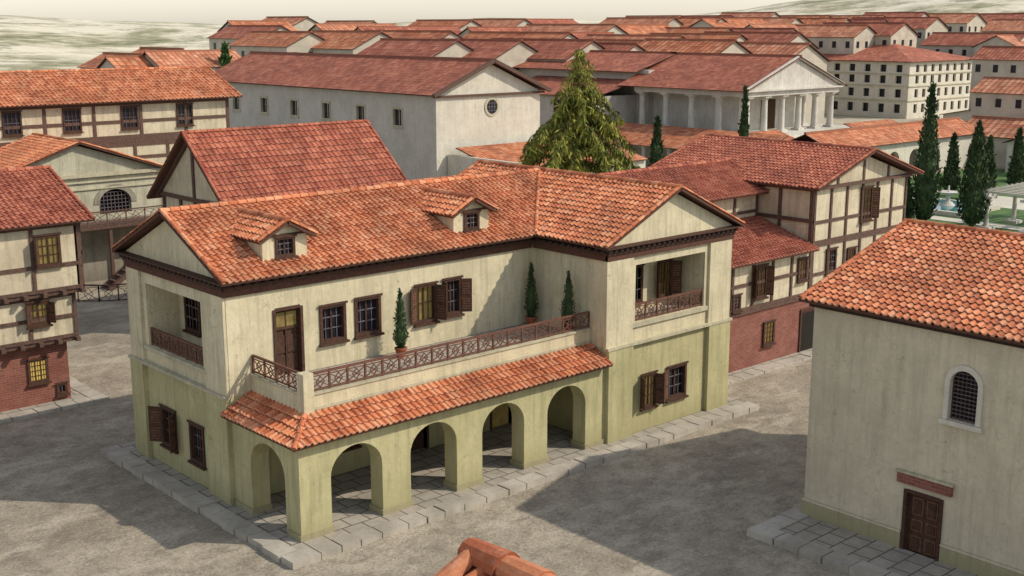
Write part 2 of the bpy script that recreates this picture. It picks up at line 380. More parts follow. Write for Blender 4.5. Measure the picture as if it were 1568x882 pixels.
pil(left,4.62,6.2); pil(left,11.5,12.65)
wwest.box(W,-.12,.0,-.12,-.003,4.4,8.25,PC)
for F,a,b in ((wfront,15.3,23.8),(left,4.6,12.75)):
    F.box(W,a,b,-.24,-.004,ZF-.1,ZF+.02,'trim_stone')
wfront.box(W,17.0,22.1,-.10,-.004,5.1,5.29,'trim_stone'); left.box(W,6.25,11.45,-.10,-.004,4.96,5.14,'trim_stone')
for F,a,b,ext in ((front,-.13,15.25,.11),(left,4.5,12.77,.14),(wfront,15.28,23.82,.14),(wwest,-.13,4.47,.12)):
    F.box(W,a,b,-ext,-.004,8.25,8.62,'wood_soffit'); F.box(W,a,b,-.2,-ext-.002,8.5,8.64,'wood_dark')
dentils(W,left,4.3,12.9,8.66); dentils(W,wfront,15.1,24.0,8.66); dentils(W,front,-.2,15.2,8.64,.3,.4,.1); dentils(W,wwest,-.2,4.4,8.64,.3,.4,.1)
W.poly([(-.02,4.2,8.8),(-.02,12.9,8.8),(-.02,8.55,10.78)],PC); W.poly([(15.1,-.02,8.8),(24.0,-.02,8.8),(19.55,-.02,10.82)],PC)
left.box(W,4.0,13.1,-.42,.3,8.8,8.86,'wood_dark'); wfront.box(W,14.95,24.15,-.42,.3,8.8,8.86,'wood_dark')
W.box(23.71,24.1,0,12.6,8.5,8.7,'wood_soffit')
ops=[(1.3+3.55*i,3.55+3.55*i,.0,2.25,1.0) for i in range(4)]
wall(W,wfront,15.395,0,3.75,.75,[(a,b,.18,d,r) for a,b,c,d,r in ops],PLw,caps_='a')
wall(W,Fr((0,0,0),Y_,X_),3.83,0,3.75,.75,[(.95,3.3,.18,2.25,1.0)],PLw,start=.76)
for a in (0,3.55,7.1,10.65,14.2):
    wfront.box(W,a-.06,min(a+1.36,15.39),-.06,.81,.15,.42,'plaster_dado')
W.box(-.061,.8,3.26,4.55,.15,.42,'plaster_dado')
W.box(-.15,15.38,-.15,.9,3.752,3.82,'trim_stone'); W.box(-.15,.9,.901,4.59,3.752,3.82,'trim_stone')
W.box(.9,15.39,.9,4.59,4.3,4.8,'paving')
W.box(.9,15.38,.897,1.12,4.81,5.12,PC); W.box(.897,1.12,1.121,4.58,4.81,5.12,PC); W.box(.89,15.38,.89,1.0,4.15,4.3,PC)
W.box(.89,15.38,.885,.9,4.3,4.81,PC);W.box(.885,.9,.886,4.58,4.15,4.81,PC)
W.box(.86,15.37,.85,.884,4.56,4.66,'trim_stone'); W.box(.84,15.37,.84,1.18,5.121,5.2,'trim_stone'); W.box(.84,1.18,1.181,4.58,5.121,5.2,'trim_stone')
W.box(.82,1.25,.82,1.25,4.4,5.95,PC)
railing(RL,(1.25,1.0,5.2),(15.35,1.0,5.2),.68); railing(RL,(1.0,1.25,5.2),(1.0,4.55,5.2),.68)
railing(RL,(.12,6.6,5.15),(.12,11.1,5.15),.7); railing(RL,(17.25,.12,5.3),(21.85,.12,5.3),.75)
for w in (w1,w2,w4): window(WN,front,*w,nv=2,nh=3)
window(WN,front,*w3,lit='pane_dim',nv=2,nh=2); shutter(WN,front,w3[0],w3[2],w3[3],.5,25,-1); shutter(WN,front,w3[1],w3[2],w3[3],.5,65,1); shutter(WN,front,w4[0],w4[2],w4[3],.42,70,-1); shutter(WN,front,w4[1],w4[2],w4[3],.5,35,1)
window(WN,front,4.4,5.6,1.3,2.7)
for a,b,c,d in ((8.0,9.2,.18,2.7),(12.9,14.1,.18,2.8)):
    front.box(WN,a,b,.2,.26,c,d,'wood_door' if a<10 else 'pane_dim'); front.box(WN,a-.1,a,-.05,.2,c,d,'wood_dark'); front.box(WN,b,b+.1,-.05,.2,c,d,'wood_dark'); front.box(WN,a-.1,b+.1,-.05,.2,d,d+.12,'wood_dark')
window(WN,left,6.9,7.9,1.15,2.6); window(WN,left,9.2,10.3,1.2,2.7)
shutter(WN,left,10.3,1.2,2.7,.6,35,1); shutter(WN,left,9.2,1.2,2.7,.55,50,-1)
window(WN,left,9.35,10.45,5.8,7.25,off=1.38,dep=.02,nv=2)
window(WN,wfront,19.5,20.7,1.35,2.75); shutter(WN,wfront,19.5,1.35,2.75,.65,25,-1); window(WN,wfront,17.75,18.55,1.35,2.75,dep=.02,off=-.04,lit='pane_dim'); shutter(WN,wfront,18.55,1.35,2.75,.45,65,1);shutter(WN,wfront,17.7,1.35,2.75,.5,60,-1)
window(WN,wfront,18.1,19.1,5.8,7.35,off=1.38,dep=.02); window(WN,wfront,20.3,21.1,5.8,7.35,off=1.38,dep=.02,lit='pane_dim')
shutter(WN,wfront,20.3,5.8,7.35,.5,40,-1,off=1.38); shutter(WN,wfront,21.1,5.8,7.35,.5,40,1,off=1.38)
DR=MB(); a,b,c,d=doorF
front.box(DR,a,b,.24,.32,c,d,'wood_door'); front.box(DR,a-.06,a+.06,-.05,.22,c,d,'wood_dark'); front.box(DR,b-.06,b+.06,-.05,.22,c,d,'wood_dark'); front.box(DR,a+.06,b-.06,-.05,.22,d-.06,d+.06,'wood_dark')
front.box(DR,a+.12,b-.12,.18,.235,d-.75,d-.2,'pane_dim'); front.box(DR,a,b,.16,.24,d-.86,d-.76,'wood_dark'); front.box(DR,(a+b)/2-.03,(a+b)/2+.03,.17,.239,c,d-.1,'wood_dark')
for s0 in (a+.12,(a+b)/2+.06):
    for z0,z1 in ((c+.15,c+.75),(c+.85,c+1.55)): front.box(DR,s0,s0+.42,.2,.238,z0,z1,'wood_dark')
gable(RF,-.45,19.5,3.95,13.15,8.9,11.0,'x','tile'); 
gable(RF,14.95,24.15,-.45,13.15,8.92,11.04,'y','tile')
caps(RF,(15.0,3.98,8.98),(19.5,8.55,11.06),'tile',.09,.35,.03)
S1=V((0,1.4,.68)); A=V((-.45,-.45,3.83)); B=V((15.39,-.45,3.83)); lv=S1.length
slope(RF,A,B,S1,'tile',clip=lambda v:(v*1.4/lv,15.84))
slope(RF,(-.45,-.45,3.83),(-.45,4.59,3.83),(1.4,0,.68),'tile',clip=lambda v:(v*1.4/lv,5.04))
caps(RF,A,A+V((1.4,1.4,.68)),'tile',.1)
def dormer(xc):
    yf=4.85;x0,x1=xc-.98,xc+.98; F=Fr((x0,yf,0),X_,Y_)
    wall(W,F,1.96,9.2,10.25,.12,[(.62,1.34,9.45,10.1,0)],PC); W.poly([(x0,yf+.01,10.25),(x1,yf+.01,10.25),(xc,yf+.01,10.72)],PC)
    for x in (x0+.002,x1-.102): W.box(x,x+.1,yf+.002,7.2,9.0,10.2,PC)
    window(WN,F,.62,1.34,9.45,10.1,dep=.1,fr=.07)
    F.box(W,-.1,2.06,-.06,-.002,10.2,10.28,'wood_dark')
    gable(RF,x0-.28,x1+.28,yf-.3,8.2,10.12,10.78,'y','tile')
dormer(2.75); dormer(12.0)
W.build('walls',villa); RF.build('tiled_roof',villa); WN.build('windows_and_shutters',villa); DR.build('balcony_door',villa); RL.build('balcony_railings',villa)
kerb(PL,(-1.25,-1.35,0),(24.7,-1.35,0),.75,(0,1,0)); kerb(PL,(-1.25,-.58,0),(-1.25,13.9,0),.75,(1,0,0))
PL.box(-.49,24.7,-.59,13.9,-.1,.2,'paving'); PL.build('stone_platform',villa)

# ------------------------------------------------------------ foliage
def leafcloud(mb,pts,size,mat,droop=0,slim=.3):
    k=mb.mat(mat)
    for p in pts:
        a=random.uniform(0,6.28);e=random.uniform(-.4,.9)-droop
        d=V((math.cos(a)*math.cos(e),math.sin(a)*math.cos(e),math.sin(e)))*size*random.uniform(.6,1.4)
        s=V((random.gauss(0,1),random.gauss(0,1),random.gauss(0,1))).cross(d).normalized()*size*random.uniform(.7,1.3)*slim
        p=V(p); i=len(mb.v); mb.v.extend([tuple(p-s*.6),tuple(p+d*.5-s),tuple(p+d),tuple(p+d*.5+s)]); mb.f.append((i,i+1,i+2,i+3)); mb.m.append(k); mb.uv.extend([(0,0)]*4)
def cypress(name,x,y,z,h,r,n=1600,ls=.32,pot=False,lm='leaf_cypress'):
    mb=MB()
    if pot:
        mb.cyl((x,y,z),.16,.24,.36,'terracotta',14); mb.cyl((x,y,z+.34),.27,.27,.07,'terracotta',14); mb.cyl((x,y,z+.405),.2,.2,.02,'pot_soil',12); z0=z+.42
    else: z0=z+h*.04
    H=h-(z0-z); mb.cyl((x,y,z if not pot else z0),r*.16,r*.08,H*.6,'trunk',8)
    prof=lambda t:r*(min(1,(t*5+.25))**.7)*(1-t**1.5)**.9
    rows=[]
    for i in range(13):
        t=i/12; rows.append([[x+math.cos(q)*prof(t)*.68,y+math.sin(q)*prof(t)*.68,z0+t*H*.97] for q in np.linspace(0,2*math.pi,11)])
    mb.grid(np.array(rows),np.zeros((13,11,2)),lm)
    pts=[]
    for i in range(n):
        t=random.random()**1.15; a=random.uniform(0,6.283); lump=1+.22*mnoise.noise(V((math.cos(a)*1.5+x,math.sin(a)*1.5+y,t*7)))
        rr=prof(t)*lump*random.uniform(.68,1.04); pts.append((x+math.cos(a)*rr,y+math.sin(a)*rr,z0+t*H))
    leafcloud(mb,pts,ls,lm,droop=-.9,slim=.22); return mb.build(name)
for x,y in ((7.3,3.75),(14.85,4.1),(14.85,1.75)): cypress('potted_cypress',x,y,4.8,2.8,.34,900,.11,True)
for x,y,h,r in ((80.3,21.6,12.6,1.4),(82,17.8,9.4,1.5),(79,22.8,4.4,.8),(100.4,29.8,6.4,.9),(100.8,26,6.4,.9),(108,26.3,6.8,.9),(87,47.3,11.2,.75),(70,45,8.9,1.0),(84,52.7,4.6,.8)):
    cypress('cypress_tree',x,y,0,h,r,1900,.42)
def conifer(x,y,H,R):
    mb=MB(); mb.cyl((x,y,0),.42,.05,H*.97,'trunk',10)
    z=5.0
    while z<H-.1:
        t=(z-5.0)/(H-5.0); rad=R*(1-t)**.95*random.uniform(.75,1.12)+.25; n=int(6+4*(1-t))
        for i in range(n):
            a=6.283*i/n+random.uniform(-.45,.45); L=rad*random.uniform(.6,1.15); dv=V((math.cos(a),math.sin(a),0)); sd=V((-math.sin(a),math.cos(a),0))
            prev=V((x,y,z)); ns=max(3,int(L/.28)); tip=[]; dr=random.uniform(.55,.8)
            for s in range(1,ns+1):
                q=s/ns; p=V((x,y,z))+dv*(L*q)+Z_*(L*(.2*q-dr*q*q)); 
                if s%2==0 or s==ns: mb.beam(prev,p,.05*(1-q)+.012,'trunk'); prev=p
                for _ in range(int(16+3*(1-t))):
                    w=(1.05-q)*.26*L**.6+.06
                    tip.append(p+sd*random.gauss(0,w*.5)+Z_*random.uniform(-.4,.04)+dv*random.uniform(-.2,.2))
            leafcloud(mb,tip,.6 if t<.8 else .36,'leaf_conifer',droop=1.3,slim=.11)
        z+=random.uniform(.95,1.3)*(1-.55*t)
    mb.build('conifer_tree')
conifer(42.5,28.7,16.4,8.2)

# ------------------------------------------------------------ house at right
e=empty('plastered_house'); H=MB(); G=MB(); F=Fr((15.2,0,0),Y_,X_)
wall(H,F,19.6,0,8.3,.35,[(-15.75,-14.5,0,2.4,0),(-16.75,-15.75,5.25,6.5,.5)],'plaster_right',start=-30)
H.box(15.21,28.2,-10.75,-10.4,0,8.3,'plaster_right'); H.box(27.9,28.2,-30,-10.76,0,8.3,'plaster_right'); H.box(15.21,28.2,-30.3,-30.01,0,8.3,'plaster_right')
for a,b in ((-30,-15.87),(-14.38,-10.34)): F.box(H,a,b,-.06,-.003,0,.82,'plaster_dado'); F.box(H,a,b,-.08,-.061,.78,.86,'plaster_right')
H.poly([(15,-10.42,8.3),(28.4,-10.42,8.3),(21.7,-10.42,10.2)],'plaster_right')
F.box(H,-30,-10.3,-.2,-.003,8.16,8.3,'dentil_dark'); dentils(H,F,-30,-10.2,8.3,.36,.3,.09)
H.box(15.6,27.8,-30,-10.8,8.2,8.28,'dark_room')
H.build('walls',e)
R=MB(); gable(R,14.75,28.65,-30.3,-10.0,8.42,10.45,'y','tile',tw=.27,tl=.37); R.build('tiled_roof',e)
F.box(G,-15.75,-14.5,.18,.26,0,2.4,'wood_door')
for a,b in ((-15.85,-15.73),(-14.52,-14.4)): F.box(G,a,b,-.06,.18,0,2.4,'wood_dark')
F.box(G,-15.73,-14.52,-.06,.18,2.3,2.42,'wood_dark')
for s0 in (-15.6,-15.07):
    for z0,z1 in ((.2,.75),(.9,1.35),(1.5,2.15)):
        F.box(G,s0,s0+.42,.15,.178,z0,z1,'wood_rail'); F.box(G,s0+.07,s0+.35,.12,.149,z0+.07,z1-.07,'wood_door')
F.box(G,-16.15,-14.15,-.14,-.004,2.62,2.98,'brick_red'); F.box(G,-16.2,-14.1,-.17,-.005,2.99,3.07,'trim_stone')
F.box(G,-16.75,-15.75,.2,.24,5.2,7.05,'glass'); c=-16.25
n=16
def ring(G,F,c,z,r0,r1,rise0,rise1,d0,d1,mat):
    for i in range(n):
        t0,t1=math.pi*i/n,math.pi*(i+1)/n
        q=lambda t,r,ri,d:F.p(c-r*math.cos(t),d,z+ri*math.sin(t))
        G.poly([q(t0,r0,rise0,d0),q(t1,r0,rise0,d0),q(t1,r1,rise1,d0),q(t0,r1,rise1,d0)],mat)
        G.poly([q(t0,r1,rise1,d0),q(t1,r1,rise1,d0),q(t1,r1,rise1,d1),q(t0,r1,rise1,d1)],mat)
        G.poly([q(t0,r0,rise0,d0),q(t1,r0,rise0,d0),q(t1,r0,rise0,d1),q(t0,r0,rise0,d1)],mat)
ring(G,F,c,6.5,.49,.66,.49,.68,-.08,.18,'plaster_pale')
F.box(G,c-.66,c-.49,-.08,.18,5.25,6.5,'plaster_pale'); F.box(G,c+.49,c+.66,-.08,.18,5.25,6.5,'plaster_pale'); F.box(G,c-.74,c+.74,-.15,.18,5.08,5.24,'plaster_pale')
for i in range(-3,4):
    F.box(G,c+i*.145-.014,c+i*.145+.014,.12,.16,5.25,6.5+.5*math.sqrt(max(0,1-(i*.145/.5)**2)),'wood_dark')
for i in range(12):
    z=5.3+i*.14; w=.5 if z<6.5 else .5*math.sqrt(max(0,1-((z-6.5)/.5)**2)); F.box(G,c-w,c+w,.118,.162,z-.013,z+.013,'window_bar')
G.build('door_and_window',e)
P=MB(); kerb(P,(12.45,-30,0),(12.45,-9.9,0),.8,(1,0,0)); kerb(P,(13.27,-9.9,0),(20,-9.9,0),.8,(0,-1,0)) ; P.box(13.26,15.2,-30,-10.72,-.1,.2,'paving'); P.build('stone_platform',e)

# near roof at the bottom of view
e=empty('tiled_roof_house'); M=MB(); gable(M,-18.6,-13.3,-33.4,-27.4,12.3,13.79,'y','tile',rp=-15.22,ze2=12.0,tw=.22,tl=.3); M.build('tiled_roof',e)
M=MB(); M.box(-18.1,-13.8,-33,-27.8,0,12.0,'plaster_cream'); M.poly([(-18.3,-27.78,12.0),(-13.6,-27.78,12.0),(-15.2,-27.78,13.5)],'plaster_cream')
M.build('walls',e)

# ------------------------------------------------------------ timber framing
def timber(mb,F,a,b,z0,z1,n,rails=(.5,),infill='plaster_infill',w=.17,skip=()):
    F.box(mb,a,b,0,.25,z0,z1,infill)
    for z in [z0,z1-w]+[z0+(z1-z0)*r for r in rails]: F.box(mb,a,b,-.07,-.003,z,z+w,'timber')
    for i in range(n+1):
        s=a+(b-a-w)*i/n; F.box(mb,s,s+w,-.075,-.004,z0,z1,'timber')
def beamends(mb,F,a,b,z,n,mat='timber'):
    for i in range(n): s=a+(b-a-.2)*i/(n-1); F.box(mb,s,s+.2,-.3,0.02,z,z+.2,mat)
e=empty('timber_framed_house'); M=MB(); F=Fr((0,22.2,0),X_,Y_)
F.box(M,-14,.9,0,7,0,3.1,'brick_red'); 
F2=Fr((0,21.7,0),X_,Y_); timber(M,F2,-14,1.3,3.3,5.5,7,(.45,)); beamends(M,F2,-14,1.3,3.1,18)
F2.box(M,-14,1.3,.0,.5,3.1,3.3,'timber')
F3=Fr((0,21.4,0),X_,Y_); timber(M,F3,-14,1.6,5.7,8.9,7,(.36,)); beamends(M,F3,-14,1.6,5.5,18); F3.box(M,-14,1.6,0,.4,5.5,5.7,'timber')
M.box(-14,1.3,21.95,30,3.3,5.6,'plaster_infill'); M.box(-14,1.6,21.65,30,5.7,8.9,'plaster_infill')
FE=Fr((1.605,21.4,0),Y_,-X_); timber(M,FE,0,8.6,5.7,8.9,5)
M.poly([(1.55,21.2,8.9),(1.55,30.2,8.9),(1.55,25.8,10.8)],'plaster_infill')
dentils(M,F3,-14,1.8,8.9,.3,.4,.12)
M.build('walls',e); M=MB(); gable(M,-14.3,2.2,20.85,30.8,9.0,11.0,'x','tile_red'); M.build('tiled_roof',e)
M=MB(); window(M,F3,-.45,.55,7.05,8.35,lit='pane_dim',off=-.05,dep=.03); shutter(M,F3,-.45,7.05,8.35,.4,60,-1,off=-.05)
window(M,F2,-1.0,-.1,4.2,5.2,lit='pane_dim',off=-.05,dep=.03); shutter(M,F2,-1.0,4.2,5.2,.4,60,-1); shutter(M,F2,-.1,4.2,5.2,.4,60,1)
window(M,F,-1.0,-.2,1.3,2.3,lit=True,off=-.03,dep=.02,nv=3,nh=4); window(M,F,.3,.65,.5,.9,off=-.03,dep=.02,nv=1,nh=1); M.build('windows',e)
M=MB(); kerb(M,(-14,20.9,0),(2.3,20.9,0),.8,(0,1,0),.15); kerb(M,(2.3,20.9,0),(2.3,30,0),.8,(-1,0,0),.15); M.box(-14,1.5,21.7,30,0,.13,'paving'); M.build('stone_platform',e)

e=empty('stone_gabled_hall'); M=MB(); F=Fr((0,48.6,0),X_,Y_)
wall(M,F,12,0,4.4,.4,[(9.6,11.4,0,2.6,.8)],'stone_grey',start=7); wall(M,F,12,4.4,7.6,.4,[(14.3,16.7,4.75,5.5,1.0)],'greenish',start=7)
M.box(18.7,19,49.01,57,0,7.6,'greenish'); M.box(7,7.3,49.01,57,0,7.6,'greenish'); M.box(7.4,18.6,49.6,50,0,7.5,'dark_room')
M.poly([(6.8,48.58,7.7),(19.2,48.58,7.7),(13,48.58,9.75)],'greenish'); F.box(M,6.7,19.3,-.25,-.03,7.5,7.75,'trim_stone'); F.box(M,6.9,19.1,-.15,-.003,7.1,7.22,'trim_stone');F.box(M,6.9,19.1,-.12,-.003,6.6,6.7,'trim_stone')
for i in range(9): F.box(M,14.4+i*.27,14.44+i*.27,.1,.15,4.75,6.3,'window_bar')
for i in range(6): F.box(M,14.3,16.7,.1,.16,4.9+i*.27,4.94+i*.27,'window_bar')
ring(M,F,15.5,5.5,1.2,1.6,1.0,1.35,-.06,.1,'stone_grey')
M.build('walls',e); R=MB(); gable(R,6.4,19.6,48.1,57,7.7,10.0,'y','tile'); R.build('tiled_roof',e)
B=MB(); B.box(11,19.5,46.2,48.5,4.1,4.3,'timber'); railing(B,(11,46.3,4.3),(19.4,46.3,4.3),1.0,1.4,'timber')
for x in (11.2,13.9,16.6,19.2): B.box(x,x+.22,46.3,46.52,0,4.1,'timber')
B.beam((13,45.9,0),(19,45.9,4.2),.3,'timber'); B.beam((13,45.0,0),(19,45.0,4.2),.3,'timber')
for i in range(14): B.box(13+i*.43,13.4+i*.43,45.0,45.9,.25+i*.3,.31+i*.3,'timber')
B.build('wooden_gallery',e)
B=MB(); railing(B,(11,42,0),(15.5,40,0),1.1,1.2,'timber'); railing(B,(9,44,0),(11,42,0),1.1,1.2,'timber'); B.build('wooden_fence')

e=empty('timber_framed_house'); M=MB(); F=Fr((0,56.5,0),X_,Y_)
timber(M,F,-32,29.3,9.3,12.1,16,(.42,),w=.24); F.box(M,-32,29.3,.1,10,0,9.3,'stone_grey'); F.box(M,-32,29.3,-.12,0,8.9,9.3,'timber')
timber(M,Fr((0,56.4,0),X_,Y_),-32,29.3,6.4,8.9,22,(.5,),infill='plaster_infill',w=.24)
M.box(-32,29.3,56.8,66,9.3,12.1,'plaster_infill'); M.poly([(29.3,56.3,12),(29.3,66.3,12),(29.3,61.3,14)],'plaster_infill')
dentils(M,F,-32,29.5,12.1,.4,.8,.15)
for x in (-2.2,3,7.3,11.5,16,20.6,25.3): window(M,F,x-.62,x+.62,10.1,11.7,off=-.06,dep=.04,nv=2,nh=2)
M.build('walls',e); R=MB(); gable(R,-32.5,30.2,55.7,66.7,12.2,14.4,'x','tile',tw=.34,tl=.5); R.build('tiled_roof',e)

e=empty('steep_roofed_house'); M=MB()
M.box(13,25,28,36,0,8.2,'plaster_infill'); M.poly([(12.95,27.9,8),(12.95,36.2,7.6),(12.95,31.6,11.4)],'plaster_infill'); M.poly([(25.1,27.9,8),(25.1,36.2,7.6),(25.1,31.6,11.4)],'plaster_infill')
F=Fr((12.95,0,0),Y_,X_)
for s in (28.0,29.8,31.5,33.3,35.5): F.box(M,s,s+.22,-.08,-.003,4.5,7.6,'timber')
F.box(M,27.8,36.2,-.09,-.004,7.6,7.85,'timber'); F.box(M,31.45,31.7,-.09,-.004,7.86,11.2,'timber')
M.beam((12.86,27.6,7.9),(12.86,31.6,11.5),.25,'timber'); M.beam((12.86,36.4,7.5),(12.86,31.6,11.5),.25,'timber')
M.build('walls',e); R=MB(); gable(R,12.3,25.7,27.2,36.7,8.0,11.75,'x','tile_red',rp=31.6,ze2=7.4,tw=.36,tl=.5)
M2=MB(); gable(R,17.5,24,17.5,22,8.3,9.3,'x','tile'); M2.box(18,23.6,18,21.5,0,8.3,'plaster_infill'); R.build('tiled_roof',e); M2.build('annex',e)

e=empty('basilica_hall'); M=MB(); F=Fr((52.7,0,0),Y_,X_)
ys=[64.5+6.45*i for i in range(6)]
wall(M,F,46,0,11.2,.4,[(y-.75,y+.75,8.0,9.7,0) for y in ys],'plaster_grey',start=58.3)  # shade of this side is put into the greyer plaster; gable is paler
M.box(53.1,66.6,103.9,104.3,0,11.2,'plaster_grey'); M.box(66.2,66.6,58.7,103.9,0,11.2,'plaster_grey')
M.box(52.72,66.6,58.3,58.69,0,11.2,'plaster_pale'); M.poly([(52.5,58.28,11.2),(66.8,58.28,11.2),(59.65,58.28,14.2)],'plaster_pale')
F2=Fr((0,58.3,0),X_,Y_); F2.box(M,52.3,67,-.3,-.03,11.05,11.25,'timber')
for y in ys: window(M,F,y-.75,y+.75,8.0,9.7,dep=.25,nv=2,nh=2,fr=.12,cas='trim_stone')
dentils(M,F,58,104,11.2,.5,.7,.16)
for r0,r1,mat,d in ((0,.72,'glass',-.02),(.72,.98,'trim_stone',-.08)):
    for i in range(24):
        t0,t1=6.2832*i/24,6.2832*(i+1)/24; q=lambda t,r:F2.p(59.9+r*math.cos(t),d,9.9+r*math.sin(t))
        M.poly([q(t0,r0),q(t1,r0),q(t1,r1),q(t0,r1)],mat)
for k_ in (-.36,0,.36): F2.box(M,59.87+k_,59.93+k_,-.05,-.03,9.3,10.5,'window_bar'); F2.box(M,59.25,60.55,-.055,-.035,9.87+k_,9.93+k_,'window_bar')
M.build('walls',e); R=MB(); gable(R,51.9,67.4,57.6,104.8,11.35,14.5,'y','far_tile_red',False)
R.beam((51.9,57.6,11.3),(59.65,57.6,14.5),.35,'timber'); R.beam((67.4,57.6,11.3),(59.65,57.6,14.5),.35,'timber'); R.build('tiled_roof',e)
M=MB(); M.box(54,54.4,47,58.2,0,5.5,'plaster_pale'); M.box(54.4,74,57,57.4,0,5.0,'plaster_pale'); M.box(54.4,74,50,50.4,0,4.2,'plaster_pale'); M.box(54.4,54.8,50.41,56.9,0,4.2,'plaster_pale')
slope(M,(54.4,49.6,4.3),(74,49.6,4.3),(0,7.8,1.9),'far_tile',False); M.build('forecourt_portico')

e=empty('roman_temple'); M=MB()
M.box(93.5,118.5,51,74,0,4.6,'marble'); M.box(94,118,51.6,74,4.6,5.1,'marble')
for i in range(6): M.box(99,113,49+i*.4,51.02-i*.002,0,2.2+i*.45,'marble')
M.box(100,111.6,58,72,5.1,10,'marble'); 
def column(M,x,y,z0,z1,r=.42):
    M.box(x-.6,x+.6,y-.6,y+.6,z0,z0+.25,'marble'); M.cyl((x,y,z0+.25),r*1.15,r*1.1,.15,'marble',12); M.cyl((x,y,z0+.4),r,r*.82,z1-z0-.95,'marble',14); M.cyl((x,y,z1-.55),r*.82,r*1.3,.35,'marble',12); M.box(x-.6,x+.6,y-.6,y+.6,z1-.2,z1,'marble')
for x in np.linspace(97,114.6,6): column(M,x,54.6,5.1,9.6)
for y in (58.8,63,67.2,71.2): column(M,97,y,5.1,9.6); column(M,114.6,y,5.1,9.6)
M.box(96.3,115.3,53.9,72,9.6,10.25,'marble'); M.poly([(95.9,53.85,10.3),(115.7,53.85,10.3),(105.8,53.85,13.9)],'marble')
M.box(95.8,115.8,53.5,53.84,10.2,10.4,'marble'); M.beam((95.7,53.6,10.45),(105.8,53.6,14.15),.35,'marble'); M.beam((115.9,53.6,10.45),(105.8,53.6,14.15),.35,'marble')
M.box(104.4,107.2,57.8,57.98,5.1,8.8,'wood_door')
M.box(99,112.6,72.01,135,0,12.2,'plaster_grey'); M.box(91,99,74.01,92,0,9,'plaster_grey')
FF=Fr((91,0,0),Y_,X_); window(M,FF,80,81.3,6.5,8.2,off=-.02,dep=.01); window(M,FF,86,87.3,6.5,8.2,off=-.02,dep=.01)
R=MB(); gable(R,95.2,116.4,53.3,74,10.35,14.2,'y','far_tile_red',False); gable(R,97.6,114,73,136,12.0,14.25,'y','far_tile_red',False)
slope(R,(90.3,73.4,9),(90.3,93,9),(9,0,2),'far_tile_red',False)
slope(R,(87.5,46,3.9),(87.5,75,3.9),(6,0,1.9),'far_tile',False); slope(R,(87.5,45.5,3.9),(99,45.5,3.9),(0,6,1.9),'far_tile',False); slope(R,(113,45.5,3.9),(124,45.5,3.9),(0,6,1.9),'far_tile',False)
for y in range(47,75,4): column(M,88.3,y,0,3.9,.3)
M.build('stonework',e); R.build('tiled_roof',e)

e=empty('garden_portico'); M=MB(); F=Fr((0,42,0),X_,Y_)
wall(M,F,34,0,4.2,.5,[(98.5+i*4.8,101+i*4.8,0,2.1,1.1) for i in range(7)],'plaster_pale',start=96); M.box(96,130,46,46.4,0,4.2,'plaster_pale'); M.box(96,130,42.6,45.9,4.0,4.1,'dark_room'); M.build('walls',e)
R=MB(); gable(R,95.5,130.5,41.4,49,4.3,5.9,'x','far_tile',False); R.build('tiled_roof',e)
for (x0,x1,y0,y1,ze,zr,ax) in ((124,150,28,36,3.8,5.3,'x'),(134,156,42,58,2.6,4.2,'y'),(160,180,44,54,3,4.4,'x'),(160,176,16,30,5,7,'y'),(178,190,60,74,2.6,4,'x')):
    e=empty('roman_house'); M=MB(); M.box(x0+.5,x1-.5,y0+.5,y1-.5,0,ze,'plaster_pale'); R=MB(); gable(R,x0,x1,y0,y1,ze,zr,ax,'far_tile',False)
    if ax=='x':
        for x in (x0+.48,x1-.48): M.poly([(x,y0+.5,ze),(x,y1-.5,ze),(x,(y0+y1)/2,zr-.15)],'plaster_pale')
    else:
        for y in (y0+.48,y1-.48): M.poly([(x0+.5,y,ze),(x1-.5,y,ze),((x0+x1)/2,y,zr-.15)],'plaster_pale')
    for k_ in range(3): M.box(x0+2+k_*3,x0+3+k_*3,y0+.44,y0+.5,ze-2.3,ze-1.0,'glass'); 
    M.build('walls',e); R.build('tiled_roof',e)

e=empty('apartment_block'); M=MB(); FW=Fr((195.6,0,0),Y_,X_); FS=Fr((0,90.4,0),X_,Y_)
def ops(a0,n,p,w): 
    return [(a0+i*p,a0+i*p+w) for i in range(n)]
M.box(196.1,221,90.9,138,0,10.9,'glass')
levels=[(1.0,2.7),(4.0,5.6),(6.7,8.2),(8.9,10.3)]
zs=[0,3.4,6.2,8.5,10.9]
for (lo,hi),za,zb in zip(levels,zs,zs[1:]):
    wall(M,FW,48,za,zb,.4,[(a,b,lo,hi,0) for a,b in ops(92,13,3.5,1.3)],'plaster_pale',start=90.4)
    wall(M,FS,25,za,zb,.4,[(a,b,lo,hi,0) for a,b in ops(198,8,2.9,1.2)],'plaster_pale',start=195.6)
for z in (3.3,6.1,8.4): FW.box(M,90.2,138.5,-.2,-.003,z,z+.18,'trim_stone'); FS.box(M,195.7,221,-.2,-.003,z,z+.18,'trim_stone')
M.build('walls',e); R=MB()
xr=208.3; zr=14.2
R.poly([(194.8,89.6,11),(194.8,139,11),(xr,130,zr),(xr,102,zr)],'far_tile_red',[(0,0),(95,0),(78,20),(24,20)]); R.poly([(221.8,89.6,11),(194.8,89.6,11),(xr,102,zr)],'far_tile_red',[(0,0),(52,0),(26,20)])
R.poly([(221.8,139,11),(221.8,89.6,11),(xr,102,zr),(xr,130,zr)],'far_tile_red',[(0,0),(95,0),(70,20),(20,20)]); R.poly([(194.8,139,11),(221.8,139,11),(xr,130,zr)],'far_tile_red',[(0,0),(52,0),(26,20)])
R.box(194.8,221.8,89.6,139,10.85,10.98,'wood_soffit'); R.build('tiled_roof',e)

